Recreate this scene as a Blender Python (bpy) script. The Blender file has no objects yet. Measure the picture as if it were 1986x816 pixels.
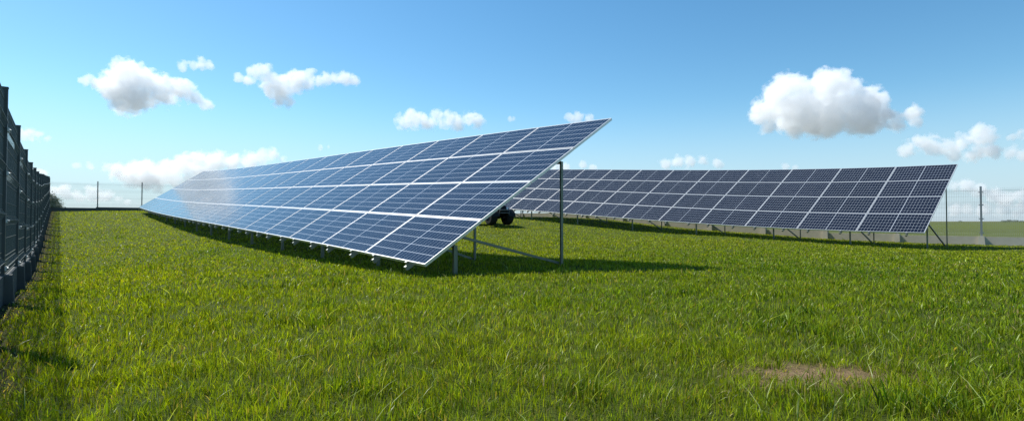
import bpy, bmesh, math, random
import numpy as np
from mathutils import Vector, Matrix
R = math.radians
random.seed(7)
rng = np.random.default_rng(11)
scene = bpy.context.scene
col = scene.collection

# ------------------------------------------------------------------ camera, world, sun, exposure
FOC, CX, CY, HZ = 1050.0, 993.0, 408.0, 430.0       # lens and horizon measured on the 1986 px wide photograph
cam_d = bpy.data.cameras.new('camera')
cam = bpy.data.objects.new('camera', cam_d)
col.objects.link(cam)
cam_d.sensor_width = 36.0
cam_d.lens = FOC / 1986.0 * 36.0
cam_d.clip_start = 0.05
cam_d.clip_end = 60000.0
cam.location = (0, 0, 0)
cam.rotation_euler = (R(90) + math.atan((HZ - CY) / FOC), 0, 0)
scene.camera = cam

SUN = Vector((-0.66, 0.42, 1.0)).normalized()
world = bpy.data.worlds.new('World')
scene.world = world
world.use_nodes = True
wn = world.node_tree
sky = wn.nodes.new('ShaderNodeTexSky')
sky.sky_type = 'NISHITA'
sky.sun_disc = False
sky.sun_elevation = math.asin(SUN.z)
sky.sun_rotation = math.atan2(SUN.x, SUN.y)
sky.altitude = 200
sky.air_density = 1.0
sky.dust_density = 0.25
sky.ozone_density = 2.5
bg = wn.nodes['Background']
bg.inputs['Strength'].default_value = 0.11
hs = wn.nodes.new('ShaderNodeHueSaturation')
hs.inputs['Saturation'].default_value = 1.25
tint = wn.nodes.new('ShaderNodeMix'); tint.data_type = 'RGBA'; tint.blend_type = 'MULTIPLY'; tint.inputs[0].default_value = 1
tint.inputs[7].default_value = (.97, 1.03, .95, 1)
wn.links.new(sky.outputs[0], tint.inputs[6]); wn.links.new(tint.outputs[2], hs.inputs['Color'])
# pale blue band of air low over the horizon
wg = wn.nodes.new('ShaderNodeTexCoord'); ws = wn.nodes.new('ShaderNodeSeparateXYZ'); wn.links.new(wg.outputs['Generated'], ws.inputs[0])
wr = wn.nodes.new('ShaderNodeMapRange'); wr.interpolation_type = 'SMOOTHSTEP'
wn.links.new(ws.outputs[2], wr.inputs[0])
wr.inputs['From Min'].default_value = 0.0; wr.inputs['From Max'].default_value = .22
wr.inputs['To Min'].default_value = .8; wr.inputs['To Max'].default_value = 0.0
wm_ = wn.nodes.new('ShaderNodeMix'); wm_.data_type = 'RGBA'
wn.links.new(wr.outputs[0], wm_.inputs[0]); wn.links.new(hs.outputs[0], wm_.inputs[6])
wm_.inputs[7].default_value = (3.0, 4.0, 5.2, 1)
wn.links.new(wm_.outputs[2], bg.inputs[0])

sun_d = bpy.data.lights.new('sun', 'SUN')
sun_d.energy = 5.0
sun_d.angle = R(0.53)
sun_d.color = (1.0, 0.95, 0.87)
sun = bpy.data.objects.new('sun', sun_d)
col.objects.link(sun)
sun.rotation_euler = SUN.to_track_quat('Z', 'Y').to_euler()

scene.view_settings.view_transform = 'Standard'
scene.view_settings.look = 'None'
scene.view_settings.exposure = 0.58
scene.view_settings.gamma = 1.0
scene.cycles.use_denoising = True
scene.cycles.denoising_prefilter = 'NONE'
scene.cycles.volume_bounces = 28
scene.cycles.max_bounces = 28
scene.cycles.transparent_max_bounces = 12

# ------------------------------------------------------------------ helpers
def tag(o, label=None, cat=None, group=None, kind=None):
    if label: o['label'] = label
    if cat: o['category'] = cat
    if group: o['group'] = group
    if kind: o['kind'] = kind
    return o

def empty(name, loc=(0, 0, 0), rz=0.0):
    o = bpy.data.objects.new(name, None)
    o.empty_display_size = 0.3
    o.location = loc
    o.rotation_euler = (0, 0, rz)
    col.objects.link(o)
    return o

def mat(name, color=(.5, .5, .5), rough=.5, metal=0.0, spec=.5):
    m = bpy.data.materials.new(name)
    m.use_nodes = True
    p = m.node_tree.nodes['Principled BSDF']
    p.inputs['Base Color'].default_value = (*color, 1)
    p.inputs['Roughness'].default_value = rough
    p.inputs['Metallic'].default_value = metal
    p.inputs['Specular IOR Level'].default_value = spec
    return m

class NT:
    """small node helper"""
    def __init__(s, m):
        s.t = m.node_tree; s.N = s.t.nodes; s.L = s.t.links
        s.p = s.N.get('Principled BSDF')
    def new(s, typ, **kw):
        n = s.N.new(typ)
        for k, v in kw.items(): setattr(n, k, v)
        return n
    def put(s, sock, v):
        if isinstance(v, bpy.types.NodeSocket): s.L.new(v, sock)
        elif v is not None: sock.default_value = v
    def math(s, op, a, b=None, clamp=False):
        n = s.new('ShaderNodeMath', operation=op, use_clamp=clamp)
        s.put(n.inputs[0], a); s.put(n.inputs[1], b)
        return n.outputs[0]
    def noise(s, vec, scale, detail=4, rough=.55):
        n = s.new('ShaderNodeTexNoise')
        if vec is not None: s.L.new(vec, n.inputs['Vector'])
        n.inputs['Scale'].default_value = scale
        n.inputs['Detail'].default_value = detail
        n.inputs['Roughness'].default_value = rough
        return n.outputs['Fac']
    def ramp(s, fac, a, b, c0=0.0, c1=1.0):
        n = s.new('ShaderNodeMapRange')
        s.L.new(fac, n.inputs['Value'])
        n.inputs['From Min'].default_value = a; n.inputs['From Max'].default_value = b
        n.inputs['To Min'].default_value = c0; n.inputs['To Max'].default_value = c1
        return n.outputs[0]
    def mix(s, fac, a, b):
        n = s.new('ShaderNodeMix', data_type='RGBA')
        s.put(n.inputs[0], fac)
        s.put(n.inputs[6], a if isinstance(a, bpy.types.NodeSocket) else (*a, 1))
        s.put(n.inputs[7], b if isinstance(b, bpy.types.NodeSocket) else (*b, 1))
        return n.outputs[2]
    def bump(s, h, strength, dist):
        n = s.new('ShaderNodeBump')
        n.inputs['Strength'].default_value = strength
        n.inputs['Distance'].default_value = dist
        s.L.new(h, n.inputs['Height'])
        s.L.new(n.outputs[0], s.p.inputs['Normal'])
    def obj(s): return s.new('ShaderNodeTexCoord').outputs['Object']
    def pos(s): return s.new('ShaderNodeNewGeometry').outputs['Position']

class MB:
    """collects boxes, beams, tubes as one mesh"""
    def __init__(s): s.v = []; s.f = []; s.uv = None
    def add(s, vs, fs):
        n = len(s.v); s.v += [tuple(p) for p in vs]; s.f += [tuple(i + n for i in f) for f in fs]
    def hexa(s, c):      # 8 corners: bottom ring of four then top ring of four
        s.add(c, [(3, 2, 1, 0), (4, 5, 6, 7), (0, 1, 5, 4), (1, 2, 6, 5), (2, 3, 7, 6), (3, 0, 4, 7)])
    def box(s, x0, x1, y0, y1, z0, z1):
        s.hexa([(x0, y0, z0), (x1, y0, z0), (x1, y1, z0), (x0, y1, z0), (x0, y0, z1), (x1, y0, z1), (x1, y1, z1), (x0, y1, z1)])
    def beam(s, a, b, ux, uy, prof):
        """extrude the closed 2-D profile (list of (x,y)) from a to b along vectors ux, uy"""
        a, b, ux, uy = Vector(a), Vector(b), Vector(ux).normalized(), Vector(uy).normalized()
        n = len(prof)
        vs = [a + ux * x + uy * y for x, y in prof] + [b + ux * x + uy * y for x, y in prof]
        fs = [(i, (i + 1) % n, n + (i + 1) % n, n + i) for i in range(n)]
        fs += [tuple(range(n - 1, -1, -1)), tuple(range(n, 2 * n))]
        s.add(vs, fs)
    def tube(s, pts, r, n=8, cap=True):
        pts = [Vector(p) for p in pts]; m = len(pts)
        rs = r if isinstance(r, (list, tuple)) else [r] * m
        vs = []
        up = Vector((0, 0, 1))
        for i, p in enumerate(pts):
            d = (pts[min(i + 1, m - 1)] - pts[max(i - 1, 0)]).normalized()
            a = d.cross(up)
            if a.length < .05: a = d.cross(Vector((1, 0, 0)))
            a.normalize(); b = d.cross(a)
            vs += [p + (a * math.cos(t) + b * math.sin(t)) * rs[i] for t in [2 * math.pi * k / n for k in range(n)]]
        fs = [(i * n + k, i * n + (k + 1) % n, (i + 1) * n + (k + 1) % n, (i + 1) * n + k) for i in range(m - 1) for k in range(n)]
        if cap: fs += [tuple(range(n - 1, -1, -1)), tuple((m - 1) * n + k for k in range(n))]
        s.add(vs, fs)
    def lathe(s, prof, origin, axis, n=24):
        """profile (r, h) turned about axis at origin"""
        o, ax = Vector(origin), Vector(axis).normalized()
        a = ax.cross(Vector((0, 0, 1)))
        if a.length < .05: a = Vector((1, 0, 0))
        a.normalize(); b = ax.cross(a)
        vs = [o + ax * h + (a * math.cos(2 * math.pi * k / n) + b * math.sin(2 * math.pi * k / n)) * r for r, h in prof for k in range(n)]
        m = len(prof)
        fs = [(i * n + k, i * n + (k + 1) % n, (i + 1) * n + (k + 1) % n, (i + 1) * n + k) for i in range(m - 1) for k in range(n)]
        s.add(vs, fs)
    def mesh(s, name, m):
        me = bpy.data.meshes.new(name)
        me.from_pydata(s.v, [], s.f)
        if m: me.materials.append(m)
        me.update()
        return me
    def build(s, name, m, parent=None, bevel=0, smooth=False):
        me = s.mesh(name, m)
        o = bpy.data.objects.new(name, me)
        col.objects.link(o)
        if parent: o.parent = parent
        if bevel:
            b = o.modifiers.new('bevel', 'BEVEL'); b.width = bevel; b.segments = 2; b.limit_method = 'ANGLE'
        if smooth:
            me.polygons.foreach_set('use_smooth', [True] * len(me.polygons))
        return o

def place(me, name, parent, loc=(0, 0, 0), rot=None):
    o = bpy.data.objects.new(name, me)
    col.objects.link(o)
    o.parent = parent
    o.location = loc
    if rot: o.rotation_euler = rot
    return o

def px_point(x, y, depth):
    """point at depth (metres ahead) that the photograph shows at pixel x, y (horizon taken level)"""
    return Vector(((x - CX) / FOC * depth, depth, (HZ - y) / FOC * depth))

# value noise for numpy
_g = rng.random((256, 256))
def vnoise(x, y, s, o=0):
    x = np.asarray(x) / s + 37.7 + o * 13.1; y = np.asarray(y) / s + 91.3 + o * 7.7
    xi = np.floor(x).astype(int); yi = np.floor(y).astype(int); fx = x - xi; fy = y - yi
    fx = fx * fx * (3 - 2 * fx); fy = fy * fy * (3 - 2 * fy)
    g = lambda a, b: _g[a % 256, b % 256]
    return (g(xi, yi) * (1 - fx) + g(xi + 1, yi) * fx) * (1 - fy) + (g(xi, yi + 1) * (1 - fx) + g(xi + 1, yi + 1) * fx) * fy

# ------------------------------------------------------------------ layout of the two panel tables
PW, PH = 1.775, 1.04        # pitch of the panels along the row and up the slope
ROW_A = (-1.11095908e+00, 6.87262191e+00, -5.44672184e-01, -6.95708127e-01, 5.78370479e-01, 4.42342494e-02, -1.32283234e-02, 7.14763823e-03, 3.54536329e-03, 1.71110169e-02, -1.53550951e-02)
ROW_B = (1.23393298e+01, 1.62009476e+01, -3.34165023e-01, -7.86193709e-01, 5.83375578e-01, 1.17746190e-02, 8.97065323e-02, -4.38121774e-02, 1.47840192e-02, 5.72637995e-03, -1.08486752e-01)

def surf(q, k, t, h=0.0):
    """point on a table: k panels along the row, t metres up the slope, h metres off the glass"""
    x0, y0, z0, yaw, tilt, a, b, c, bend, dt, sh = q
    n = 12; x, y = x0, y0; s = k * PW; ds = s / n
    for i in range(n):
        th = yaw + bend * ((i + .5) * ds) / 20
        x += math.sin(th) * ds; y += math.cos(th) * ds
    th = yaw + bend * s / 20
    ti = tilt + dt * s / 20
    def zf(s): return z0 + a * s + b * s * s / 20 + c * s ** 3 / 400
    def slf(s): return a + b * s / 10 + 3 * c * s * s / 400
    if s > 20 and q is ROW_B:                       # past the measured part run on straight
        z = zf(20) + slf(20) * (s - 20) * .3; sl = slf(20) * .3
    else:
        z = zf(s); sl = slf(s)
    al = -math.sin(ti) * sl * t + sh * t
    nn = Vector((math.cos(th), -math.sin(th), 0)); d = Vector((math.sin(th), math.cos(th), 0))
    P = Vector((x, y, z)) + nn * (t * math.cos(ti)) + d * al + Vector((0, 0, t * math.sin(ti)))
    if h:
        up = nn * math.cos(ti) + Vector((0, 0, math.sin(ti)))
        al_ = (d + Vector((0, 0, sl))).normalized()
        nrm = up.cross(al_) * 1.0
        if nrm.z < 0: nrm = -nrm
        P = P + nrm.normalized() * h
    return P

# ------------------------------------------------------------------ terrain
LF0 = Vector((-5.37, 5.70)); LFD = Vector((math.sin(R(-40.0)), math.cos(R(-40.0))))      # left fence line
CORNER = LF0 + LFD * 40.4
FFD = Vector((math.cos(R(40)), math.sin(R(40))))                                         # far fence line
RF0 = Vector((16.9, 19.5)); RFD = Vector((math.sin(R(-46.1)), math.cos(R(-46.1))))       # right fence line
ctrl = [(0, 0, -.72), (0, 2, -.72), (2.5, 3, -.73), (-2, 3, -.73), (-.6, 7.1, -.71), (.75, 8.3, -.69), (0, -4, -.74), (6, 0, -.76), (-5, 0, -.82),
        (-3.6, 3.6, -.83), (-5.37, 5.7, -.84), (CORNER.x, CORNER.y, .70), (-.45, 25.0, -.20), (5, 6, -.74), (10, 8, -.79), (14, 12, -.84), (18, 14, -.86),
        (-20.0, 46.0, .8), (-6, 56, .2), (6, 44, .0)]
for sv, zv in ((2.3, -.95), (4.5, -1.03), (9, -1.02), (13.6, -.86), (16, -.77), (25, -.24), (33, .25)):
    p = LF0 + LFD * sv; ctrl.append((p.x, p.y, zv))
for k in (1, 3, 5, 7, 9, 12, 15, 17, 19):
    p = surf(ROW_A, k, -.2); cl = float(np.interp(k, [0, 3, 8, 12, 19], [.21, .42, .55, .49, .35]))
    e_ = surf(ROW_A, k, 0).z
    ctrl.append((p.x, p.y, e_ - cl))
    p = surf(ROW_A, k, 3.2); ctrl.append((p.x, p.y, e_ - cl + .01))
B_POSTS = [(.04, 483), (1.2, 474.6), (2.57, 464.5), (4.25, 454.8), (5.94, 446.5), (7.68, 435), (9.4, 425)]
for k, yb in B_POSTS:
    p = surf(ROW_B, k, .5)
    ctrl.append((p.x, p.y, -(yb - HZ) / FOC * p.y))
for i, (x, yb) in enumerate([(1903, 474.5), (1744, 469.5), (1601, 462.5), (1478, 454), (1372, 446.5), (1281, 438), (1199, 428)]):
    p = RF0 + RFD * 2.5 * i
    ctrl.append((p.x, p.y, -(yb - HZ) / FOC * p.y))
p = RF0 - RFD * 5; ctrl.append((p.x, p.y, -.80))
C = np.array(ctrl)
def rbf(d): return np.sqrt(d * d + 9.0)
def fit_rbf():
    n = len(C); D = np.hypot(C[:, 0][:, None] - C[:, 0], C[:, 1][:, None] - C[:, 1])
    K = rbf(D) - np.eye(n) * .08
    P = np.c_[np.ones(n), C[:, 0] / 20, C[:, 1] / 20]
    M = np.block([[K, P], [P.T, np.zeros((3, 3))]])
    s = np.linalg.solve(M, np.r_[C[:, 2], 0, 0, 0])
    return s[:n], s[n:]
RW, RP = fit_rbf()
def ground_np(x, y):
    x = np.asarray(x, float); y = np.asarray(y, float); sh = x.shape; x = x.ravel(); y = y.ravel()
    xc = np.clip(x, -45, 30); yc = np.clip(y, -12, 62)
    z = np.zeros_like(x)
    for i in range(0, len(x), 20000):
        a, b = xc[i:i + 20000], yc[i:i + 20000]
        z[i:i + 20000] = rbf(np.hypot(a[:, None] - C[:, 0], b[:, None] - C[:, 1])) @ RW + RP[0] + RP[1] * a / 20 + RP[2] * b / 20
    # signed distance outside the fenced yard: left, far and right fence lines
    dl = -((x - LF0.x) * LFD.y - (y - LF0.y) * LFD.x)
    df = (x - CORNER.x) * (-FFD.y) + (y - CORNER.y) * FFD.x
    dr = (x - RF0.x) * RFD.y - (y - RF0.y) * RFD.x
    out = np.maximum(np.maximum(dl, df), np.maximum(dr, -y - 8))
    w = np.clip((out - .6) / 9.0, 0, 1); w = w * w * (3 - 2 * w)
    far = -1.15 + 0 * x
    rr = np.hypot(x, y)
    far = far + 3.4 * np.clip((rr - 500) / 700, 0, 1) * (0.55 + .45 * np.sin(x / 260.0 + 1.0)) + 0.35 * (vnoise(x, y, 60) - .5) * np.clip(rr / 80 - 1, 0, 1)
    z = z * (1 - w) + far * w
    z += (vnoise(x, y, .9, 3) - .5) * .025 + (vnoise(x, y, 3.1, 4) - .5) * .03
    return z.reshape(sh)
def ground_z(x, y): return float(ground_np(np.array([x]), np.array([y]))[0])
def site_mask(x, y, margin=0.0):
    dl = -((x - LF0.x) * LFD.y - (y - LF0.y) * LFD.x)
    df = (x - CORNER.x) * (-FFD.y) + (y - CORNER.y) * FFD.x
    dr = (x - RF0.x) * RFD.y - (y - RF0.y) * RFD.x
    return dl, df, dr
def bare(x, y):
    """0..1 bare-soil factor: worn strip along the left fence, the dead patch on the right, little thin spots"""
    dl, df, dr = site_mask(x, y)
    e = .16 + .20 * (vnoise(x, y, .7, 5) - .4) + .16 * (vnoise(x, y, .17, 6) - .5)
    b = np.clip((e + dl) / .22 + .5, 0, 1)           # dl is negative inside
    b = np.where(dl > .4, 0, b)
    q = np.hypot((x - 1.50) / .36, (y - 2.66) / .17) + 1.1 * (vnoise(x, y, .13, 7) - .5) + .6 * (vnoise(x, y, .045, 8) - .5)
    b = np.maximum(b, np.clip((1.05 - q) / .35, 0, 1))
    return b

def axis_coords(lo, hi, step, far):
    a = list(np.arange(lo, hi + 1e-6, step)); d = step
    v = hi
    while v < far: d *= 1.22; v += d; a.append(v)
    d = step; v = lo
    while v > -far: d *= 1.22; v -= d; a.insert(0, v)
    return np.array(a)
gx = axis_coords(-40, 26, .33, 20000); gy = axis_coords(-3, 52, .33, 20000)
GX, GY = np.meshgrid(gx, gy, indexing='ij')
GZ = ground_np(GX, GY)
nx, ny = GX.shape
me = bpy.data.meshes.new('ground')
me.vertices.add(nx * ny)
me.vertices.foreach_set('co', np.stack([GX, GY, GZ], -1).ravel())
ii = np.arange(nx * ny).reshape(nx, ny)
quads = np.stack([ii[:-1, :-1], ii[1:, :-1], ii[1:, 1:], ii[:-1, 1:]], -1).reshape(-1, 4)
me.loops.add(quads.size); me.loops.foreach_set('vertex_index', quads.ravel())
me.polygons.add(len(quads)); me.polygons.foreach_set('loop_start', np.arange(0, quads.size, 4)); me.polygons.foreach_set('loop_total', np.full(len(quads), 4))
me.polygons.foreach_set('use_smooth', np.ones(len(quads), bool))
at = me.attributes.new('bare', 'FLOAT', 'POINT')
at.data.foreach_set('value', np.where((np.hypot(GX, GY) < 60), bare(GX, GY), 0).ravel().astype(np.float32))
dl, df, dr = site_mask(GX, GY)
at = me.attributes.new('crop', 'FLOAT', 'POINT')
at.data.foreach_set('value', np.clip((np.maximum(np.maximum(dl, df), dr) - .1) / .5, 0, 1).ravel().astype(np.float32))
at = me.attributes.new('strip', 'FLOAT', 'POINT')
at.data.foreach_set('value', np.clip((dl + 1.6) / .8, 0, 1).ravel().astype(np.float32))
me.update(); me.validate()
m_ground = mat('turf_soil', rough=.95, spec=.1)
n = NT(m_ground); P = n.pos()
soil = n.mix(n.noise(P, 14, 8, .7), (.09, .058, .034), (.34, .235, .135))
shade_soil = n.mix(n.noise(P, 14, 8, .7), (.018, .013, .009), (.07, .05, .034))  # soil darkened to paint in the shadow of the fence plinth and posts
soil = n.mix(n.new('ShaderNodeAttribute', attribute_name='strip').outputs['Fac'], soil, shade_soil)
thatch = n.mix(n.noise(P, 5, 6), (.035, .052, .008), (.085, .11, .016))
crop = n.mix(n.noise(P, .6, 6, .6), (.060, .080, .018), (.11, .13, .032))
crop2 = n.mix(n.ramp(n.noise(P, .012, 3), .4, .6), crop, (.085, .10, .030))
ln = n.new('ShaderNodeVectorMath', operation='LENGTH'); n.L.new(P, ln.inputs[0])
crop2 = n.mix(n.ramp(ln.outputs['Value'], 900, 2500, 0, .8), crop2, (.13, .12, .10))
ab = n.new('ShaderNodeAttribute', attribute_name='bare').outputs['Fac']
ac = n.new('ShaderNodeAttribute', attribute_name='crop').outputs['Fac']
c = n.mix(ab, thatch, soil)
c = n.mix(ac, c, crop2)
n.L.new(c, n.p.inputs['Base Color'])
n.bump(n.noise(P, 30, 6, .7), .9, .04)
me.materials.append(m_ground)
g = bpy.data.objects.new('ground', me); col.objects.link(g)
tag(g, kind='structure')

# ------------------------------------------------------------------ materials
m_alu = mat('aluminium_frame', (.66, .67, .68), .34, .55)
m_galv = mat('galvanised_steel', (.34, .36, .35), .42, .75)
n = NT(m_galv)
n.L.new(n.mix(n.noise(n.obj(), 14, 5), (.11, .135, .11), (.19, .22, .19)), n.p.inputs['Base Color'])
n.L.new(n.ramp(n.noise(n.obj(), 25, 3), .3, .7, .34, .55), n.p.inputs['Roughness'])
m_rail = mat('mill_finish_rail', (.28, .30, .28), .4, .6)
m_zinc = mat('zinc_wire', (.42, .45, .46), .45, .55)
m_fdark = mat('dark_wire', (.065, .085, .09), .45, .2)  # dark tone for the left fence wires
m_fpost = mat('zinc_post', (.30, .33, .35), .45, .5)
m_fpostd = mat('dark_post', (.040, .052, .056), .5, .2)  # dark tone for the left and far fence posts
m_cdark = mat('shaded_concrete', rough=.9, spec=.2)  # concrete with shade put into its colour, for the left and far fences
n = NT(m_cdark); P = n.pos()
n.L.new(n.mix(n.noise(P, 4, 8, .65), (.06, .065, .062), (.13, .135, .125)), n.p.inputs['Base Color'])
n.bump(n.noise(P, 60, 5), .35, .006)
m_conc = mat('precast_concrete', rough=.9, spec=.2)
n = NT(m_conc); P = n.pos()
n.L.new(n.mix(n.noise(P, 3.5, 8, .65), (.38, .36, .31), (.60, .57, .50)), n.p.inputs['Base Color'])
n.bump(n.noise(P, 60, 5), .35, .006)

def cell_material(name, cell_a, cell_b, gap, refl, rows_w, cols_w):
    """solar glass: 6 rows by 2 x 10 half cells with the backsheet showing between them, in metres on the UV"""
    m = mat(name, rough=.12, spec=.5)
    n = NT(m)
    uv = n.new('ShaderNodeUVMap').outputs[0]
    sp = n.new('ShaderNodeSeparateXYZ'); n.L.new(uv, sp.inputs[0])
    x, y = sp.outputs[0], sp.outputs[1]
    # margins
    X = n.math('ABSOLUTE', n.math('SUBTRACT', x, .5 * (PW - .02)))            # distance from the middle line
    half = .5 * (PW - .02) - .017
    mid = .008
    cw = (half - mid) / 10.0
    cxp = n.math('FRACT', n.math('DIVIDE', n.math('SUBTRACT', X, mid), cw))
    dx = n.math('MULTIPLY', n.math('SUBTRACT', .5, n.math('ABSOLUTE', n.math('SUBTRACT', cxp, .5))), cw)
    ch = (PH - .02 - .034) / 6.0
    cyp = n.math('FRACT', n.math('DIVIDE', n.math('SUBTRACT', y, .017), ch))
    dy = n.math('MULTIPLY', n.math('SUBTRACT', .5, n.math('ABSOLUTE', n.math('SUBTRACT', cyp, .5))), ch)
    gapx = n.math('LESS_THAN', dx, cols_w * .5)
    gapy = n.math('LESS_THAN', dy, rows_w * .5)
    midl = n.math('LESS_THAN', X, mid)
    edge = n.math('GREATER_THAN', X, half)
    edy = n.math('MAXIMUM', n.math('LESS_THAN', y, .017), n.math('GREATER_THAN', y, PH - .02 - .017))
    g_ = n.math('MAXIMUM', n.math('MAXIMUM', gapx, gapy), n.math('MAXIMUM', midl, n.math('MAXIMUM', edge, edy)))
    # each cell a touch different, plus crystal mottling
    wn_ = n.new('ShaderNodeTexWhiteNoise', noise_dimensions='3D')
    cb = n.new('ShaderNodeCombineXYZ')
    n.put(cb.inputs[0], n.math('FLOOR', n.math('DIVIDE', x, cw)))
    n.put(cb.inputs[1], n.math('FLOOR', n.math('DIVIDE', n.math('SUBTRACT', y, .017), ch)))
    oi = n.new('ShaderNodeObjectInfo'); n.put(cb.inputs[2], n.math('MULTIPLY', oi.outputs['Random'], 57.0))
    n.L.new(cb.outputs[0], wn_.inputs['Vector'])
    f = n.math('ADD', n.math('MULTIPLY', wn_.outputs['Value'], .4), n.math('MULTIPLY', oi.outputs['Random'], .6))
    cell = n.mix(f, cell_a, cell_b)
    # thin silver busbars run along the row
    bb = n.math('FRACT', n.math('MULTIPLY', cyp, 5.0))
    bbl = n.math('MULTIPLY', n.math('LESS_THAN', n.math('ABSOLUTE', n.math('SUBTRACT', bb, .5)), .022), .12)
    cell = n.mix(bbl, cell, gap)
    c = n.mix(g_, cell, gap)
    n.L.new(c, n.p.inputs['Base Color'])
    n.p.inputs['IOR'].default_value = 1.34
    n.p.inputs['Coat Weight'].default_value = refl
    n.p.inputs['Coat Roughness'].default_value = .03
    # dust film
    d = n.noise(n.pos(), 1.7, 5, .6)
    n.L.new(n.ramp(d, .35, .75, .09, .15), n.p.inputs['Roughness'])
    return m
m_cell_blue = cell_material('blue_cells', (.0035, .008, .023), (.006, .0125, .032), (.38, .42, .48), .0, .0085, .0032)
m_cell_dark = cell_material('dark_cells', (.0030, .0050, .013), (.0055, .0080, .020), (.29, .32, .36), .0, .0085, .0050)
m_backsheet = mat('white_backsheet', (.60, .60, .60), .6)

# ------------------------------------------------------------------ solar tables
def panel_mesh_glass(q, k, j, m):
    g0 = .010 / PW
    k0, k1 = k + g0, k + 1 - g0; t0, t1 = j * PH + .010, (j + 1) * PH - .010
    jt = [random.uniform(-.0016, .0016) for _ in range(4)]
    base_surf = globals()['surf']
    def surf(q, kk, t, h=0.0):      # every panel sits a hair out of true
        return base_surf(q, kk, t, h + jt[(2 if t > (t0 + t1) / 2 else 0) + (1 if kk > k + .5 else 0)])
    v = [surf(q, k0, t0), surf(q, k1, t0), surf(q, k1, t1), surf(q, k0, t1)]
    vb = [surf(q, k0, t0, -.006), surf(q, k1, t0, -.006), surf(q, k1, t1, -.006), surf(q, k0, t1, -.006)]
    o = v[0]
    me = bpy.data.meshes.new('panel')
    me.from_pydata([p - o for p in v + vb], [], [(0, 1, 2, 3), (7, 6, 5, 4), (0, 4, 5, 1), (1, 5, 6, 2), (2, 6, 7, 3), (3, 7, 4, 0)])
    me.materials.append(m); me.materials.append(m_backsheet)
    w, h = PW - .02, PH - .02
    uvl = me.uv_layers.new(name='UVMap')
    uvs = [(0, 0), (w, 0), (w, h), (0, h)]
    for pl in me.polygons:
        for li, vi in zip(pl.loop_indices, pl.vertices): uvl.data[li].uv = uvs[vi % 4]
        if pl.index: pl.material_index = 1
    if me.polygons[0].normal.z < 0: me.flip_normals()
    fr = bpy.data.meshes.new('frame')
    fw = .012                                     # width of the frame lip over the glass
    def ring(dk, dt, h):
        return [surf(q, k0 + dk / PW, t0 + dt, h), surf(q, k1 - dk / PW, t0 + dt, h), surf(q, k1 - dk / PW, t1 - dt, h), surf(q, k0 + dk / PW, t1 - dt, h)]
    rings = [ring(-.001, -.001, -.038), ring(-.001, -.001, .003), ring(fw, fw, .003), ring(fw, fw, .0008)]
    vs = [p - o for r_ in rings for p in r_]
    fs = [(a * 4 + i, a * 4 + (i + 1) % 4, a * 4 + 4 + (i + 1) % 4, a * 4 + 4 + i) for a in range(3) for i in range(4)]
    # inner flange under the glass
    r2 = ring(.022, .022, -.038); b0 = len(vs); vs += [p - o for p in r2]
    fs += [(i, b0 + i, b0 + (i + 1) % 4, (i + 1) % 4) for i in range(4)]
    fr.from_pydata(vs, [], fs); fr.materials.append(m_alu)
    return me, fr, o

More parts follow.
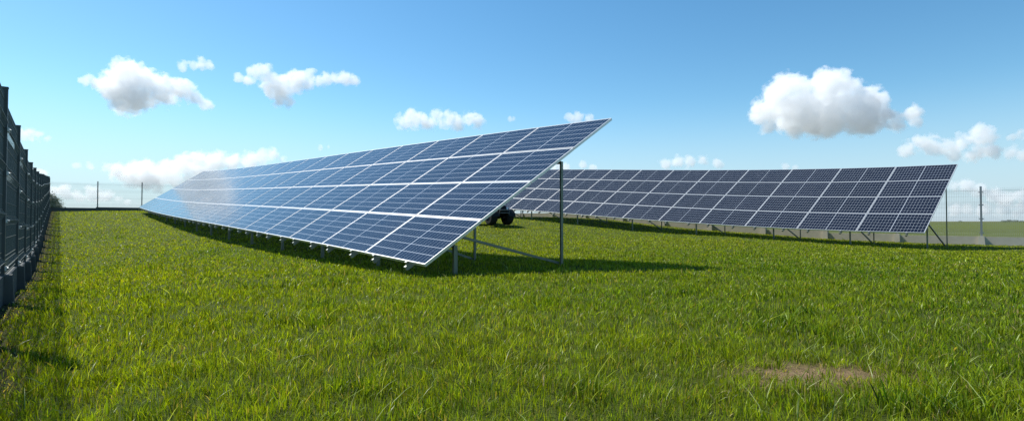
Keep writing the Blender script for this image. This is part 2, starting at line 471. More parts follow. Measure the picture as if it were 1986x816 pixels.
CH = [(-.035, -.022), (.035, -.022), (.035, .022), (.031, .022), (.031, -.018), (-.031, -.018), (-.031, .022), (-.035, .022)]   # C profile
def build_table(q, ncol, post_ks, m_cell, label, root_name='solar_array', front_t=.56, rear_t=2.86, brace_ks=None):
    base = surf(q, 0, 0); base.z = ground_z(base.x, base.y)
    root = empty(root_name, base)
    tag(root, label, 'solar array', 'rows of tilted solar panels on the lawn')
    def add(name, me, o, parent=root):
        ob = bpy.data.objects.new(name, me); col.objects.link(ob); ob.parent = parent
        ob.location = (o - base) if parent is root else o
        return ob
    for k in range(ncol):
        for j in range(4):
            me, fr, o = panel_mesh_glass(q, k, j, m_cell)
            p_ = add('panel', me, o)
            add('frame', fr, Vector((0, 0, 0)), p_)
    def strip(name, a_fun, w_fun, hs, material):
        pass
    # rails up the slope, two under every panel column, their ends poke out under the lower edge
    for k in range(ncol):
        for f in (.25, .80):
            mb = MB(); kk = k + f; dk = .022 / PW
            o = surf(q, kk, -.07)
            ts = [-.07, 1.4, 2.8, 4 * PH + .02]
            for a, b in zip(ts[:-1], ts[1:]):
                mb.hexa([surf(q, kk - dk, a, -.100) - o, surf(q, kk + dk, a, -.100) - o, surf(q, kk + dk, b, -.100) - o, surf(q, kk - dk, b, -.100) - o,
                         surf(q, kk - dk, a, -.040) - o, surf(q, kk + dk, a, -.040) - o, surf(q, kk + dk, b, -.040) - o, surf(q, kk - dk, b, -.040) - o])
            # end clamp that holds the lowest panel
            mb.hexa([surf(q, kk - dk, -.03, -.040) - o, surf(q, kk + dk, -.03, -.040) - o, surf(q, kk + dk, -.004, -.040) - o, surf(q, kk - dk, -.004, -.040) - o,
                     surf(q, kk - dk, -.03, .008) - o, surf(q, kk + dk, -.03, .008) - o, surf(q, kk + dk, .006, .008) - o, surf(q, kk - dk, .006, .008) - o])
            add('rail', mb.mesh('rail', m_rail), o)
    # purlins along the row
    for t in (front_t, rear_t):
        mb = MB(); o = surf(q, 0, t)
        for i in range(ncol):
            a, b = (i if i else .07), i + 1
            mb.hexa([surf(q, a, t - .02, -.135) - o, surf(q, b, t - .02, -.135) - o, surf(q, b, t + .02, -.135) - o, surf(q, a, t + .02, -.135) - o,
                     surf(q, a, t - .02, -.102) - o, surf(q, b, t - .02, -.102) - o, surf(q, b, t + .02, -.102) - o, surf(q, a, t + .02, -.102) - o])
        add('purlin', mb.mesh('purlin', m_galv), o)
    for idx, k in enumerate(post_ks):
        feet = []
        for t in (front_t, rear_t):
            top = surf(q, k, t, -.102)
            d = (surf(q, k + .1, t) - surf(q, k - .1, t)).normalized(); d.z = 0; d.normalize()
            w = Vector((d.y, -d.x, 0))
            zb = ground_z(top.x, top.y) - .12
            foot = Vector((top.x, top.y, zb))
            mb = MB()
            sc_ = .85 if t == front_t else .66
            mb.beam(foot - foot, top - foot, w, d, [(x_ * sc_, y_ * sc_) for x_, y_ in CH])
            ob = add('post', mb.mesh('post', m_galv), foot)
            feet.append((foot, d, w))
        # brace from the front of the frame to the foot of the rear post
        a = surf(q, k, front_t + .19, -.10) + feet[0][1] * .05
        b = Vector((feet[1][0].x, feet[1][0].y, feet[1][0].z + .17)) - feet[1][2] * .02 + feet[1][1] * .05
        ax = (b - a).normalized(); side = feet[0][1]; upv = side.cross(ax)
        mb = MB(); mb.beam(a - a, b - a, side, upv, [(x * .5, y * .8) for x, y in CH])
        add('brace', mb.mesh('brace', m_galv), a)
    return root

A_POSTS = [.06, 1.35, 2.75, 4.2, 5.7, 7.2, 8.7, 10.2, 11.7, 13.2, 14.7, 16.2, 17.6, 18.9]
build_table(ROW_A, 19, A_POSTS, m_cell_blue, 'long blue solar array in front, its near end raised high above the grass')
build_table(ROW_B, 16, [k for k, _ in B_POSTS] + [11.1, 12.8, 14.4, 15.8], m_cell_dark, 'darker solar array standing behind the blue one, close to the pale concrete plinth')

# ------------------------------------------------------------------ fences
def wire_panel_mesh(L, H, m, r=.0026, step=.05, folds=(.12, .62, 1.12, 1.58)):
    mb = MB()
    folds = [f for f in folds if f < H - .05]
    prof = [(0, 0)]
    for f in folds: prof += [(f - .05, 0), (f, -.035), (f + .05, 0)]
    prof += [(H, 0)]
    nn_ = int(round(L / step))
    for i in range(nn_ + 1):
        x = i * L / nn_
        n0 = len(mb.v); vs = []
        for z, y in prof:
            vs += [(x - r, y - r, z), (x + r, y - r, z), (x + r, y + r, z), (x - r, y + r, z)]
        fs = [(a * 4 + b, a * 4 + (b + 1) % 4, a * 4 + 4 + (b + 1) % 4, a * 4 + 4 + b) for a in range(len(prof) - 1) for b in range(4)]
        mb.add(vs, fs)
    zs = [.02 + i * .2 for i in range(int(H / .2) + 1)] + [f for f in folds]
    for f in folds: zs += [f - .05, f + .05]
    for z in zs:
        if z > H: continue
        y = -.035 if z in folds else 0
        mb.box(0, L, y - .0075, y - .0025, z - r, z + r)
    return mb.mesh('wire_panel', m)

def build_fence(name, p0, d, n_bays, L, H, m_wire, m_post, label, pw=.06, skip_first_post=False, plinth=.30, over=.05, fold_in=1, group='wire mesh fences round the yard', post_at_end=True, m_conc=m_conc, wire=.0026):
    """bays of stepped welded mesh on a concrete plinth; local x runs along d"""
    rz = math.atan2(d.y, d.x)
    base = Vector((p0.x, p0.y, ground_z(p0.x, p0.y)))
    root = empty(name, base, rz); tag(root, label, 'fence', group)
    wm = wire_panel_mesh(L - pw, H, m_wire, wire)
    rel = lambda i, z: Vector((i * L, 0, z - base.z))
    zg = [ground_z((p0 + d * L * i).x, (p0 + d * L * i).y) for i in range(n_bays + 1)]
    lev = [max(zg[i], zg[min(i + 1, n_bays)]) * .5 + min(zg[i], zg[min(i + 1, n_bays)]) * .5 + plinth for i in range(n_bays + 1)]
    pm = MB(); pm.box(-pw / 2, pw / 2, -.03, .03, -.35, H + over)
    pm.box(-pw / 2 - .004, pw / 2 + .004, -.034, .034, H + over, H + over + .012)
    post_me = pm.mesh('post', m_post)
    cm = MB()
    cm.box(-pw / 2 - .035, pw / 2 + .035, -.045 * fold_in if fold_in > 0 else .032, -.032 * fold_in if fold_in > 0 else .045, -.02, .02)
    cm.tube([(0, -.062, 0), (0, -.03, 0)], .011, 8)
    clamp_me = cm.mesh('clamp', m_zinc)
    fm = MB()
    fm.hexa([(-.11, -.12, -.5), (.11, -.12, -.5), (.11, .12, -.5), (-.11, .12, -.5), (-.085, -.095, 0), (.085, -.095, 0), (.085, .095, 0), (-.085, .095, 0)])
    foot_me = fm.mesh('footing', m_conc)
    sm = MB(); sm.box(.09, L - .09, -.028, .022, -plinth - .15, -.012)
    plinth_me = sm.mesh('plinth', m_conc)
    for i in range(n_bays + 1):
        lv = max(lev[i], lev[i - 1]) if i else lev[i]
        if i or not skip_first_post:
            p_ = place(post_me, 'post', root, rel(i, lv))
            for cz in (.12, .62, 1.12, 1.58):
                if cz < H: place(clamp_me, 'clamp', p_, (0, 0, cz + lev[i] - lv))
            place(foot_me, 'footing', root, rel(i, lv - .008))
        if i < n_bays:
            place(wm, 'wire_panel', root, rel(i, lev[i]) + Vector((pw / 2, 0, .01)))
            place(plinth_me, 'plinth', root, rel(i, lev[i]))
    return root

# left fence, seen along its length from inside the yard
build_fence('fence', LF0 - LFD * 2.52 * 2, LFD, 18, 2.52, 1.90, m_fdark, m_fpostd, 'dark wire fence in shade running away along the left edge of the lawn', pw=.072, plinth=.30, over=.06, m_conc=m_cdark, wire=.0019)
build_fence('fence', CORNER, FFD, 14, 2.6, 1.75, m_zinc, m_fpostd, 'thin wire fence across the far end of the lawn on a concrete kerb coloured dark for shade', skip_first_post=True, plinth=.26, m_conc=m_cdark, wire=.0019)
build_fence('fence', RF0 - RFD * 2.5 * 3, RFD, 14, 2.5, 1.72, m_zinc, m_fpost, 'wire fence on pale concrete plinth behind the darker solar array', plinth=.30, wire=.0021)

# ------------------------------------------------------------------ grass
def build_grass():
    ROW_SH = []
    def sample(n_target, r0, r1, ang=R(62)):
        u = rng.random(n_target); r = np.sqrt(r0 * r0 + u * (r1 * r1 - r0 * r0)); a = (rng.random(n_target) * 2 - 1) * ang
        return r * np.sin(a), r * np.cos(a)
    X, Y, D = [], [], []
    edges = [.9, 1.6, 2.4, 3.4, 5, 7, 10, 14, 20, 28, 38, 52]
    for r0, r1 in zip(edges[:-1], edges[1:]):
        rm = .5 * (r0 + r1)
        dens = 8500 * min(1, 2.6 / rm) ** 1.66
        nb = int(R(62) * (r1 * r1 - r0 * r0) * dens)
        x, y = sample(nb, r0, r1)
        X.append(x); Y.append(y)
    X = np.concatenate(X); Y = np.concatenate(Y)
    r = np.hypot(X, Y)
    dl, df, dr = site_mask(X, Y)
    b = bare(X, Y)
    clump = vnoise(X, Y, .11, 20) * .5 + vnoise(X, Y, .32, 21) * .5
    keep = (dl < -.05) & (df < -.12) & (dr < -.06) & (rng.random(len(X)) > b * .80) & (rng.random(len(X)) < .55 + .9 * (clump - .25))
    X, Y, r, b, clump = X[keep], Y[keep], r[keep], b[keep], clump[keep]
    n = len(X)
    Z = ground_np(X, Y) - .006
    big = vnoise(X, Y, 1.4, 22); big2 = vnoise(X, Y, 5.0, 23); tuft = np.clip((vnoise(X, Y, .33, 24) - .74) / .2, 0, 1)
    tuft = np.maximum(tuft, 1.3 * np.exp(-((X - 1.55) / .5) ** 2 - ((Y - 2.12) / .10) ** 2) * (.4 + rng.random(n)))
    h = .026 + .028 * rng.random(n) ** 1.3 + .022 * clump + .014 * (big - .5) + .050 * tuft * rng.random(n)
    h *= np.where(r < 9, 1.0, np.clip(1 - (r - 9) / 60, .75, 1))
    h *= (1 - .6 * b) * (.72 + .55 * vnoise(X, Y, .06, 42))
    long_ = rng.random(n) < np.where(r < 5, .016, .005)
    h = np.where(long_, h * (1.7 + .7 * rng.random(n)), h)
    w = (.0018 + .0024 * rng.random(n) + .0014 * tuft) * np.maximum(1, (r / 2.6)) ** .94
    broad = rng.random(n) < .05
    w = np.where(broad, w * 1.7, w)
    az = rng.random(n) * 2 * np.pi
    laz = vnoise(X, Y, .6, 25) * 4 * np.pi + rng.normal(0, 1.7, n)         # lean goes in swirls
    lean = np.clip(np.abs(rng.normal(.35, .35, n)) + .25 * b, 0, 1.6)
    lean = np.where(long_, lean + .4, lean)
    lx, ly = np.cos(laz), np.sin(laz)
    wx, wy = np.cos(az), np.sin(az)
    lv = np.array([0, .38, .74, 1.0]); wv = np.array([.75, 1.0, .7, 0])
    V = np.zeros((n, 7, 3), np.float32)
    for i, (l, ww) in enumerate(zip(lv, wv)):
        bend = lean * l ** 1.7 * h * .95
        zz = h * l * (1 - .28 * np.clip(lean, 0, 1.5) * l)
        px_, py_, pz = X + lx * bend, Y + ly * bend, Z + zz
        if i < 3:
            V[:, 2 * i] = np.stack([px_ - wx * w * ww * .5, py_ - wy * w * ww * .5, pz], -1)
            V[:, 2 * i + 1] = np.stack([px_ + wx * w * ww * .5, py_ + wy * w * ww * .5, pz], -1)
        else:
            V[:, 6] = np.stack([px_, py_, pz], -1)
    base = (np.arange(n) * 7)[:, None]
    q = np.concatenate([base + np.array([[0, 1, 3, 2]]), base + np.array([[2, 3, 5, 4]])], 1).reshape(-1)
    t = (base + np.array([[4, 5, 6]])).reshape(-1)
    me = bpy.data.meshes.new('grass')
    me.vertices.add(n * 7); me.vertices.foreach_set('co', V.ravel())
    loops = np.concatenate([q, t]).astype(np.int32)
    me.loops.add(len(loops)); me.loops.foreach_set('vertex_index', loops)
    nf = n * 3
    ls = np.concatenate([np.arange(n * 2) * 4, n * 8 + np.arange(n) * 3]).astype(np.int32)
    lt = np.concatenate([np.full(n * 2, 4), np.full(n, 3)]).astype(np.int32)
    me.polygons.add(nf); me.polygons.foreach_set('loop_start', ls); me.polygons.foreach_set('loop_total', lt)
    me.polygons.foreach_set('use_smooth', np.ones(nf, bool))
    # blade colour: young green, yellow green, blue green, straw
    A_ = np.array([.068, .158, .008]); B_ = np.array([.245, .292, .012]); Cc = np.array([.030, .100, .010]); S_ = np.array([.34, .28, .11])
    f = np.clip(.30 * big + .25 * big2 + .08 + .55 * (rng.random(n) - .4) + .16 * (vnoise(X, Y, 2.6, 31) > .5) * vnoise(X, Y, 2.6, 31) + .022 * r, 0, 1)[:, None]
    c = A_ * (1 - f) + B_ * f
    f = np.clip(tuft * .45 + .5 * (rng.random(n) - .62), 0, 1)[:, None]
    c = c * (1 - f) + Cc * f
    dry = (rng.random(n) < (.035 + .10 * np.clip(big2 - .55, 0, 1) + .55 * b))[:, None]
    pat = vnoise(X, Y, .030, 40) * .45 + vnoise(X, Y, .075, 41) * .55
    lum = np.clip(.62 + 1.1 * (pat - .22), .45, 1.5)[:, None]
    lum = 1 + (lum - 1) * np.clip(1.3 - r / 9, .25, 1)[:, None]
    c = np.where(dry, S_ * (.5 + .8 * rng.random((n, 1))), c * lum * (.40 + 1.15 * rng.random((n, 1))))
    c = np.where((long_ & (rng.random(n) < .5))[:, None], np.array([.30, .36, .13]), c)
    cc = np.ones((n, 7, 4), np.float32); cc[:, :, :3] = c[:, None, :]
    at = me.attributes.new('blade', 'FLOAT_COLOR', 'POINT'); at.data.foreach_set('color', cc.ravel())
    me.update()
    m = bpy.data.materials.new('grass_blade'); m.use_nodes = True
    nt = NT(m)
    a = nt.new('ShaderNodeAttribute', attribute_name='blade')
    nt.L.new(a.outputs['Color'], nt.p.inputs['Base Color'])
    nt.p.inputs['Roughness'].default_value = .40
    nt.p.inputs['Specular IOR Level'].default_value = .20
    tr = nt.new('ShaderNodeBsdfTranslucent')
    tc = nt.mix(1.0, a.outputs['Color'], a.outputs['Color'])
    gm = nt.new('ShaderNodeMix', data_type='RGBA', blend_type='MULTIPLY'); gm.inputs[0].default_value = 1
    nt.L.new(a.outputs['Color'], gm.inputs[6]); gm.inputs[7].default_value = (1.7, 1.6, .4, 1)
    nt.L.new(gm.outputs[2], tr.inputs[0])
    mx = nt.new('ShaderNodeMixShader'); mx.inputs[0].default_value = .38
    nt.L.new(nt.p.outputs[0], mx.inputs[1]); nt.L.new(tr.outputs[0], mx.inputs[2])
    nt.L.new(mx.outputs[0], nt.N['Material Output'].inputs[0])
    me.materials.append(m)
    o = bpy.data.objects.new('grass', me); col.objects.link(o)
    tag(o, 'short green lawn of dense grass blades with a few straw coloured ones', 'grass', kind='stuff')
    print('blades', n)
build_grass()

# ------------------------------------------------------------------ clouds
def cloud_mat(s, dens, thr, off, blobs, band):
    """vapour: dense inside the puffs, thinned towards their rims and torn by billowing noise (lengths in s metres)"""
    m = bpy.data.materials.new('cloud_vapour'); m.use_nodes = True
    m.cycles.volume_step_rate = .22
    n = NT(m)
    n.N.remove(n.p)
    mp = n.new('ShaderNodeMapping'); n.L.new(n.obj(), mp.inputs[0])
    mp.inputs['Scale'].default_value = (1 / s, 1 / s, 1 / s)
    P = mp.outputs[0]
    a = None
    for (c, r) in blobs:
        v = n.new('ShaderNodeVectorMath', operation='DISTANCE')
        n.L.new(P, v.inputs[0]); v.inputs[1].default_value = [q / s for q in c]
        w = n.math('SUBTRACT', r / s, v.outputs['Value'])
        w = n.math('DIVIDE', w, min(band, .60 * r / s))
        a = w if a is None else n.math('MAXIMUM', a, w)
    a = n.math('MINIMUM', a, 1.15)
    mo = n.new('ShaderNodeVectorMath', operation='ADD'); n.L.new(P, mo.inputs[0]); mo.inputs[1].default_value = (off, off * .7, -off)
    n1 = n.noise(mo.outputs[0], 1 / 21.0, 9, .66)
    d = n.math('ADD', a, n.math('MULTIPLY', n.math('SUBTRACT', n1, .5), 4.6))
    d = n.math('MULTIPLY', n.math('SUBTRACT', d, thr), 2.1, clamp=True)
    d = n.math('MULTIPLY', d, n.math('GREATER_THAN', a, 0.0))
    v = n.new('ShaderNodeVolumeScatter')
    v.inputs['Color'].default_value = (1, 1, 1, 1)
    n.L.new(n.math('MULTIPLY', d, dens), v.inputs['Density'])
    v.inputs['Anisotropy'].default_value = .2
    n.L.new(v.outputs[0], n.N['Material Output'].inputs['Volume'])
    return m

def cloud(puffs, base_y, label, soft=19.0, alt=700.0, thr=.44, grow=1.5, band=16.0, group=None):
    """puffs in the photograph's pixels; the cloud hangs at its own distance with its real size"""
    elev = max((HZ - base_y) / FOC, .045)
    D = min(alt / elev, 14000.0)
    s = D / FOC
    cx = sum(p[0] for p in puffs) / len(puffs); cy = sum(p[1] for p in puffs) / len(puffs)
    c = px_point(cx, cy, D)
    bm = bmesh.new()
    rr = random.Random(int(cx * 7 + cy))
    blobs = []
    rmax = max(p[2] for p in puffs); pass
    for (x, y, r) in puffs:
        p = Vector(((x - cx) * s, rr.uniform(-.5, .5) * r * s, (cy - y) * s))
        R_ = (r * grow + 3) * s
        blobs.append((tuple(p), R_))
        bmesh.ops.create_icosphere(bm, subdivisions=3, radius=R_ * 1.01, matrix=Matrix.Translation(p))
    me = bpy.data.meshes.new('cloud'); bm.to_mesh(me); bm.free()
    me.materials.append(cloud_mat(s, 1.0 / (soft * s), thr, (cx * 3.7) % 91, blobs, band))
    o = bpy.data.objects.new('cloud', me); col.objects.link(o)
    o.location = c
    mod = o.modifiers.new('remesh', 'REMESH'); mod.mode = 'VOXEL'; mod.voxel_size = 3.0 * s
    tag(o, label, 'cloud', group or 'white cumulus clouds in the blue sky')
    return o
cloud([(160,158,7),(168,150,7),(185,163,10),(205,160,15),(225,150,22),(248,140,22),(268,150,20),(290,158,17),(225,175,22),(250,185,26),(275,185,24),(240,203,18),(262,205,16),(300,175,20),(320,165,16),(340,172,18),(362,180,16),(380,190,12),(395,200,9),(405,206,6),(320,190,15)], 225, 'big ragged cloud high on the left with a thin tail at either end')
cloud([(350,126,7),(372,123,7),(388,122,9),(405,127,7)], 132, 'small flat cloud wisp above the two big ragged clouds')
cloud([(462,150,8),(478,155,9),(495,140,12),(510,132,10),(520,155,16),(535,170,19),(545,190,15),(560,200,10),(555,160,18),(572,150,15),(585,160,16),(600,150,12),(615,153,9),(630,152,10),(648,151,10),(666,149,12),(685,153,9)], 210, 'ragged triangular cloud pointing down above the middle of the blue solar array')
cloud([(785,235,14),(797,220,11),(805,230,14),(830,239,13),(850,229,13),(868,229,13),(888,239,12),(912,229,13),(928,236,10)], 248, 'low white cloud with three humps just above the blue solar array')
cloud([(990,229,4),(996,228,3)], 232, 'tiny white cloud puff, the smallest in the sky')
cloud([(1108,228,9),(1122,224,9),(1143,230,7)], 238, 'small cloud peeping over the raised near corner of the blue solar array')
cloud([(1490,215,22),(1510,190,24),(1532,165,22),(1560,170,22),(1600,168,25),(1625,163,22),(1650,178,23),(1680,192,22),(1715,198,17),(1560,215,34),(1610,215,36),(1660,225,30),(1700,225,24),(1490,243,14),(1540,255,12),(1580,250,16),(1620,245,15),(1680,245,15),(1740,240,14),(1772,218,14),(1782,235,11)], 266, 'largest cloud, a broad grey bellied cumulus above the darker solar array')
cloud([(1760,290,13),(1790,277,14),(1810,281,15),(1840,286,13),(1870,274,13),(1900,258,15),(1918,266,15),(1850,300,10),(1890,298,14),(1930,292,14),(1960,296,11),(1985,300,9)], 312, 'double humped cloud right of the largest cloud and above the wire fence')
cloud([(1970,264,6),(1982,260,8),(1996,262,8)], 270, 'small cloud cut by the right edge of the photo')
cloud([(1290,317,9),(1315,311,9),(1340,315,10),(1365,312,9),(1392,315,8)], 322, 'low thin cloud just above the top edge of the darker solar array')
cloud([(40,262,9),(55,262,9),(72,264,9),(86,269,5)], 274, 'small cloud beside the tall posts of the left fence')
cloud([(145,322,5),(175,322,6),(205,325,8),(225,330,10)], 332, 'thin strip of cloud at the left end of the long cloud bank')
cloud([(240,338,17),(270,334,21),(300,345,21),(330,335,19),(360,322,18),(385,317,18),(420,314,18),(450,314,16),(480,310,15),(510,304,12),(526,299,10),(545,309,6),(400,335,18),(340,352,12),(250,352,10),(370,345,14)], 358, 'long cloud bank rising behind the far end of the blue solar array')
cloud([(100,370,10),(118,366,8),(130,375,10),(150,382,9)], 392, 'low cloud seen through the far fence beside the tree')
cloud([(178,370,9),(188,376,12),(205,382,9),(228,390,8),(245,393,6)], 400, 'low cloud seen through the far fence around its first lone post')
cloud([(1078,322,8),(1095,324,7),(1130,321,6),(1150,325,5)], 330, 'tiny cloud row behind the rear post of the blue array')
cloud([(1525,322,5),(1545,324,4)], 328, 'faint cloud sliver touching the top of the darker solar array')
cloud([(1850,360,8),(1875,362,12),(1900,368,10),(1925,380,12),(1955,384,14),(1980,378,11)], 395, 'hazy cloud behind the upper wires of the fence on pale plinth')
cloud([(1850,404,10),(1880,408,8),(1910,406,9),(1945,408,10),(1980,405,12)], 416, 'hazy cloud low over the green field behind the pale fence')
cloud([(66,333,6),(80,336,7)], 342, 'cloud fragment poking out above the far posts of the left fence')
cloud([(622,288,4),(636,286,3)], 292, 'faint cloud fragment above the top edge of the blue array')

# ------------------------------------------------------------------ tree beyond the far corner
def build_tree(px, ytop, depth, label, seed=3):
    rr = random.Random(seed)
    x = (px - CX) / FOC * depth; y = depth; z0 = ground_z(x, y) - .1
    top = (HZ - ytop) / FOC * depth
    H = top - z0
    root = empty('tree', (x, y, z0)); tag(root, label, 'tree')
    mb = MB()
    mb.tube([(0, 0, 0), (.05, 0, H * .3), (-.05, .05, H * .6), (.03, 0, H * .93)], [.16, .12, .08, .02], 8)
    tips = []
    for i in range(26):
        h = H * rr.uniform(.25, .9); a = rr.uniform(0, 2 * math.pi); L = (1.05 - h / H * .75) * H * .30
        e = Vector((math.cos(a) * L, math.sin(a) * L, h + L * rr.uniform(.25, .8)))
        mid = Vector((e.x * .5, e.y * .5, h + (e.z - h) * .35))
        mb.tube([(0, 0, h), mid, e], [.04, .025, .008], 5)
        tips += [(mid, .45), (e, .6), (e * .75 + Vector((0, 0, h * .25)), .5)]
    mb.build('trunk', mat('bark', (.09, .07, .05), .9), root)
    tips.append((Vector((0, 0, H)), .5))
    lf = MB()
    for c, r in tips:
        for k in range(60):
            p = c + Vector((rr.gauss(0, r * .5), rr.gauss(0, r * .5), rr.gauss(0, r * .42)))
            u = Vector((rr.gauss(0, 1), rr.gauss(0, 1), rr.gauss(0, 1))).normalized(); v = u.orthogonal().normalized()
            q = rr.uniform(.05, .09)
            lf.add([p - u * q, p + v * q * .6, p + u * q, p - v * q * .6], [(0, 1, 2, 3)])
    lm = mat('leaf', (.055, .085, .030), .5); n = NT(lm)
    n.L.new(n.mix(n.noise(n.obj(), 1.5, 3), (.045, .075, .028), (.10, .13, .05)), n.p.inputs['Base Color'])
    lf.build('crown', lm, root)
build_tree(97, 377, 75, 'small leafy tree behind the corner where the left and far fences meet')
build_tree(109, 395, 80, 'lower bush like tree just right of the small leafy tree', 5)

# ------------------------------------------------------------------ quad bike half hidden behind the blue array
def build_quad():
    fx, fy = -.62, 24.8
    hd = Vector((.56, -.83, 0)).normalized()
    c = Vector((fx, fy, 0)) - hd * .62
    root = empty('quad_bike', (c.x, c.y, ground_z(c.x, c.y) + .02), math.atan2(hd.y, hd.x)); root.scale = (1.1, 1.1, 1.1)
    tag(root, 'black quad bike parked on the grass, half hidden behind the blue solar array', 'quad bike')
    blk = mat('black_plastic', (.008, .008, .009), .6, spec=.25); rub = mat('tyre_rubber', (.018, .018, .018), .85, spec=.2)
    stl = mat('dark_steel', (.10, .10, .11), .4, .8); seatm = mat('seat_vinyl', (.014, .014, .016), .55)
    lens = mat('headlight_lens', (.65, .66, .68), .12, .3); gry = mat('grey_trim', (.20, .20, .21), .4)
    for sx in (-.62, .62):
        for sy in (-.40, .40):
            r = .33; w = .15
            t = MB(); t.lathe([(.16, -w), (.27, -w), (.30, -w * .8), (r, -w * .4), (r, w * .4), (.30, w * .8), (.27, w), (.16, w)], (0, 0, 0), (0, 1, 0), 28)
            for k in range(18):
                a = 2 * math.pi * k / 18
                for s_ in (-1, 1):
                    u = Vector((math.cos(a), 0, math.sin(a))); tt = Vector((-math.sin(a), 0, math.cos(a)))
                    p0 = u * .30 + Vector((0, s_ * .10, 0)); p1 = u * .305 + Vector((0, s_ * .01, 0)) + tt * .03
                    t.beam(p0, p1, u, tt, [(-.02, -.014), (.025, -.014), (.025, .014), (-.02, .014)])
            wh = t.build('wheel', rub, root); wh.location = (sx, sy, r)
            q = MB(); q.lathe([(0, .04), (.05, .05), (.06, .02), (.13, .03), (.16, .09), (.17, .09), (.17, -.09), (.16, -.09), (.13, 0), (.0, 0)], (0, 0, 0), (0, math.copysign(1, sy), 0), 20)
            q.build('rim', stl, wh)
    b = MB()                                         # body: belly, tank, nose, tail
    def hull(secs):
        nn_ = len(secs[0][1]); vs = [(x, y, z) for x, ring in secs for y, z in ring]
        fs = [(i * nn_ + k, i * nn_ + (k + 1) % nn_, (i + 1) * nn_ + (k + 1) % nn_, (i + 1) * nn_ + k) for i in range(len(secs) - 1) for k in range(nn_)]
        fs += [tuple(range(nn_ - 1, -1, -1)), tuple((len(secs) - 1) * nn_ + k for k in range(nn_))]
        b.add(vs, fs)
    def ring(w, z0, z1, c_=.3): return [(-w, z0), (w, z0), (w * 1.05, z0 + (z1 - z0) * .6), (w * (1 - c_), z1), (-w * (1 - c_), z1), (-w * 1.05, z0 + (z1 - z0) * .6)]
    hull([(-.92, ring(.20, .50, .70)), (-.75, ring(.26, .42, .76)), (-.35, ring(.20, .26, .74)), (.05, ring(.18, .24, .76)), (.30, ring(.22, .26, .92)), (.62, ring(.28, .40, .90)), (.86, ring(.26, .48, .78)), (.96, ring(.18, .52, .68))])
    b.build('body', blk, root, bevel=.02)
    for sx in (-.62, .62):
        for sy in (-1, 1):
            f = MB(); pr = []
            for k in range(8):
                a = R(8 + k * 23.5); pr.append((sx + math.cos(a) * .41, .30 + math.sin(a) * .38))
            for (x0, z0), (x1, z1) in zip(pr[:-1], pr[1:]):
                y0, y1 = sy * .22, sy * .56
                f.hexa([(x0, y0, z0), (x1, y0, z1), (x1, y1, z1 - .02), (x0, y1, z0 - .02), (x0, y0, z0 + .02), (x1, y0, z1 + .02), (x1, y1, z1), (x0, y1, z0)])
            f.build('fender', blk, root)
    f = MB(); f.hexa([(-.78, -.17, .74), (.18, -.12, .72), (.18, .12, .72), (-.78, .17, .74), (-.76, -.14, .88), (.16, -.08, .82), (.16, .08, .82), (-.76, .14, .88)])
    f.build('seat', seatm, root, bevel=.03)
    f = MB()
    for sy in (-1, 1): f.tube([(.34, 0, .88), (.28, sy * .10, 1.0), (.24, sy * .22, 1.05), (.16, sy * .38, 1.04)], .013, 8)
    hb = f.build('handlebar', stl, root)
    f = MB()
    for sy in (-1, 1): f.tube([(.19, sy * .31, 1.045), (.15, sy * .42, 1.035)], .021, 10)
    f.build('grip', blk, hb)
    f = MB(); f.box(.20, .36, -.10, .10, .97, 1.06); f.build('display', blk, hb, bevel=.02)
    for x0, x1, z in ((.50, .98, .95), (-1.0, -.55, .92)):
        f = MB()
        for k in range(5): y = -.34 + .17 * k; f.tube([(x0, y, z), (x1, y, z)], .009, 6)
        for x in (x0, (x0 + x1) / 2, x1): f.tube([(x, -.36, z - .004), (x, .36, z - .004)], .011, 6)
        for x in (x0 + .08, x1 - .08):
            for y in (-.17, .17): f.tube([(x, y, z), (x, y, z - .14)], .009, 6)
        f.build('rack', stl, root)
    f = MB(); f.hexa([(-.98, -.30, .94), (-.52, -.30, .94), (-.52, .30, .94), (-.98, .30, .94), (-.94, -.27, 1.22), (-.56, -.27, 1.22), (-.56, .27, 1.22), (-.94, .27, 1.22)])
    f.build('cargo_box', blk, root, bevel=.03)
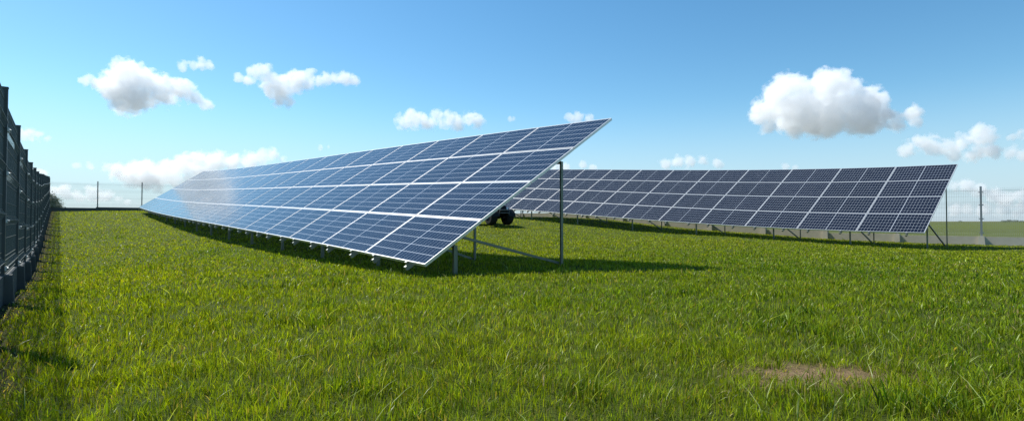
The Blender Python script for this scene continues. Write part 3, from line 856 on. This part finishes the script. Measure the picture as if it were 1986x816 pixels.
    f = MB(); f.hexa([(.48, -.30, .97), (.98, -.26, .97), (.98, .26, .97), (.48, .30, .97), (.50, -.24, 1.16), (.90, -.20, 1.10), (.90, .20, 1.10), (.50, .24, 1.16)])
    f.build('cargo_bag', seatm, root, bevel=.05)
    f = MB(); f.tube([(.98, -.24, .42), (1.05, -.24, .62), (1.05, .24, .62), (.98, .24, .42)], .016, 8); f.tube([(1.03, -.2, .50), (1.03, .2, .50)], .012, 8); f.build('bumper', gry, root)
    for sy in (-1, 1):
        f = MB(); f.lathe([(0, .03), (.04, .025), (.055, 0), (.06, -.05)], (.93, sy * .19, .68), (1, 0, .1), 16)
        f.build('headlight', lens, root)
        f = MB(); f.tube([(.1, sy * .14, .36), (.62, sy * .34, .31)], .016, 6); f.tube([(-.62, sy * .34, .31), (-.3, sy * .1, .34)], .02, 6); f.build('suspension_arm', stl, root)
build_quad()

# ------------------------------------------------------------------ hedge bushes far off on the horizon
def build_bush(x, y, w, h, k):
    rr = random.Random(k); z0 = ground_z(x, y)
    mb = MB()
    for i in range(420):
        a = rr.uniform(0, 2 * math.pi); e = rr.uniform(0, 1)
        p = Vector((math.cos(a) * w * .5 * rr.random() ** .5 * (1.15 - e), math.sin(a) * w * .3 * rr.random() ** .5, h * e * rr.uniform(.8, 1.05)))
        u = Vector((rr.gauss(0, 1), rr.gauss(0, 1), rr.gauss(0, 1))).normalized(); v = u.orthogonal().normalized(); q = h * .12
        mb.add([p - u * q, p + v * q, p + u * q, p - v * q], [(0, 1, 2, 3)])
    o = mb.build('bush', m_bush); o.location = (x, y, z0)
    tag(o, 'tiny dark bushes standing on the horizon of the far green field', 'bush', 'bushes on the horizon beyond the pale fence')
m_bush = mat('bush_leaf', (.10, .13, .09), .8)  # leaf colour lightened and greyed to paint in distance haze
for i, (px, dep, w, h) in enumerate([(1946, 780, 12, 2.6), (1957, 800, 12, 3.6), (1969, 760, 14, 3.0), (1981, 800, 10, 2.4), (1862, 850, 10, 2.0)]):
    build_bush((px - CX) / FOC * dep, dep, w, h, i)
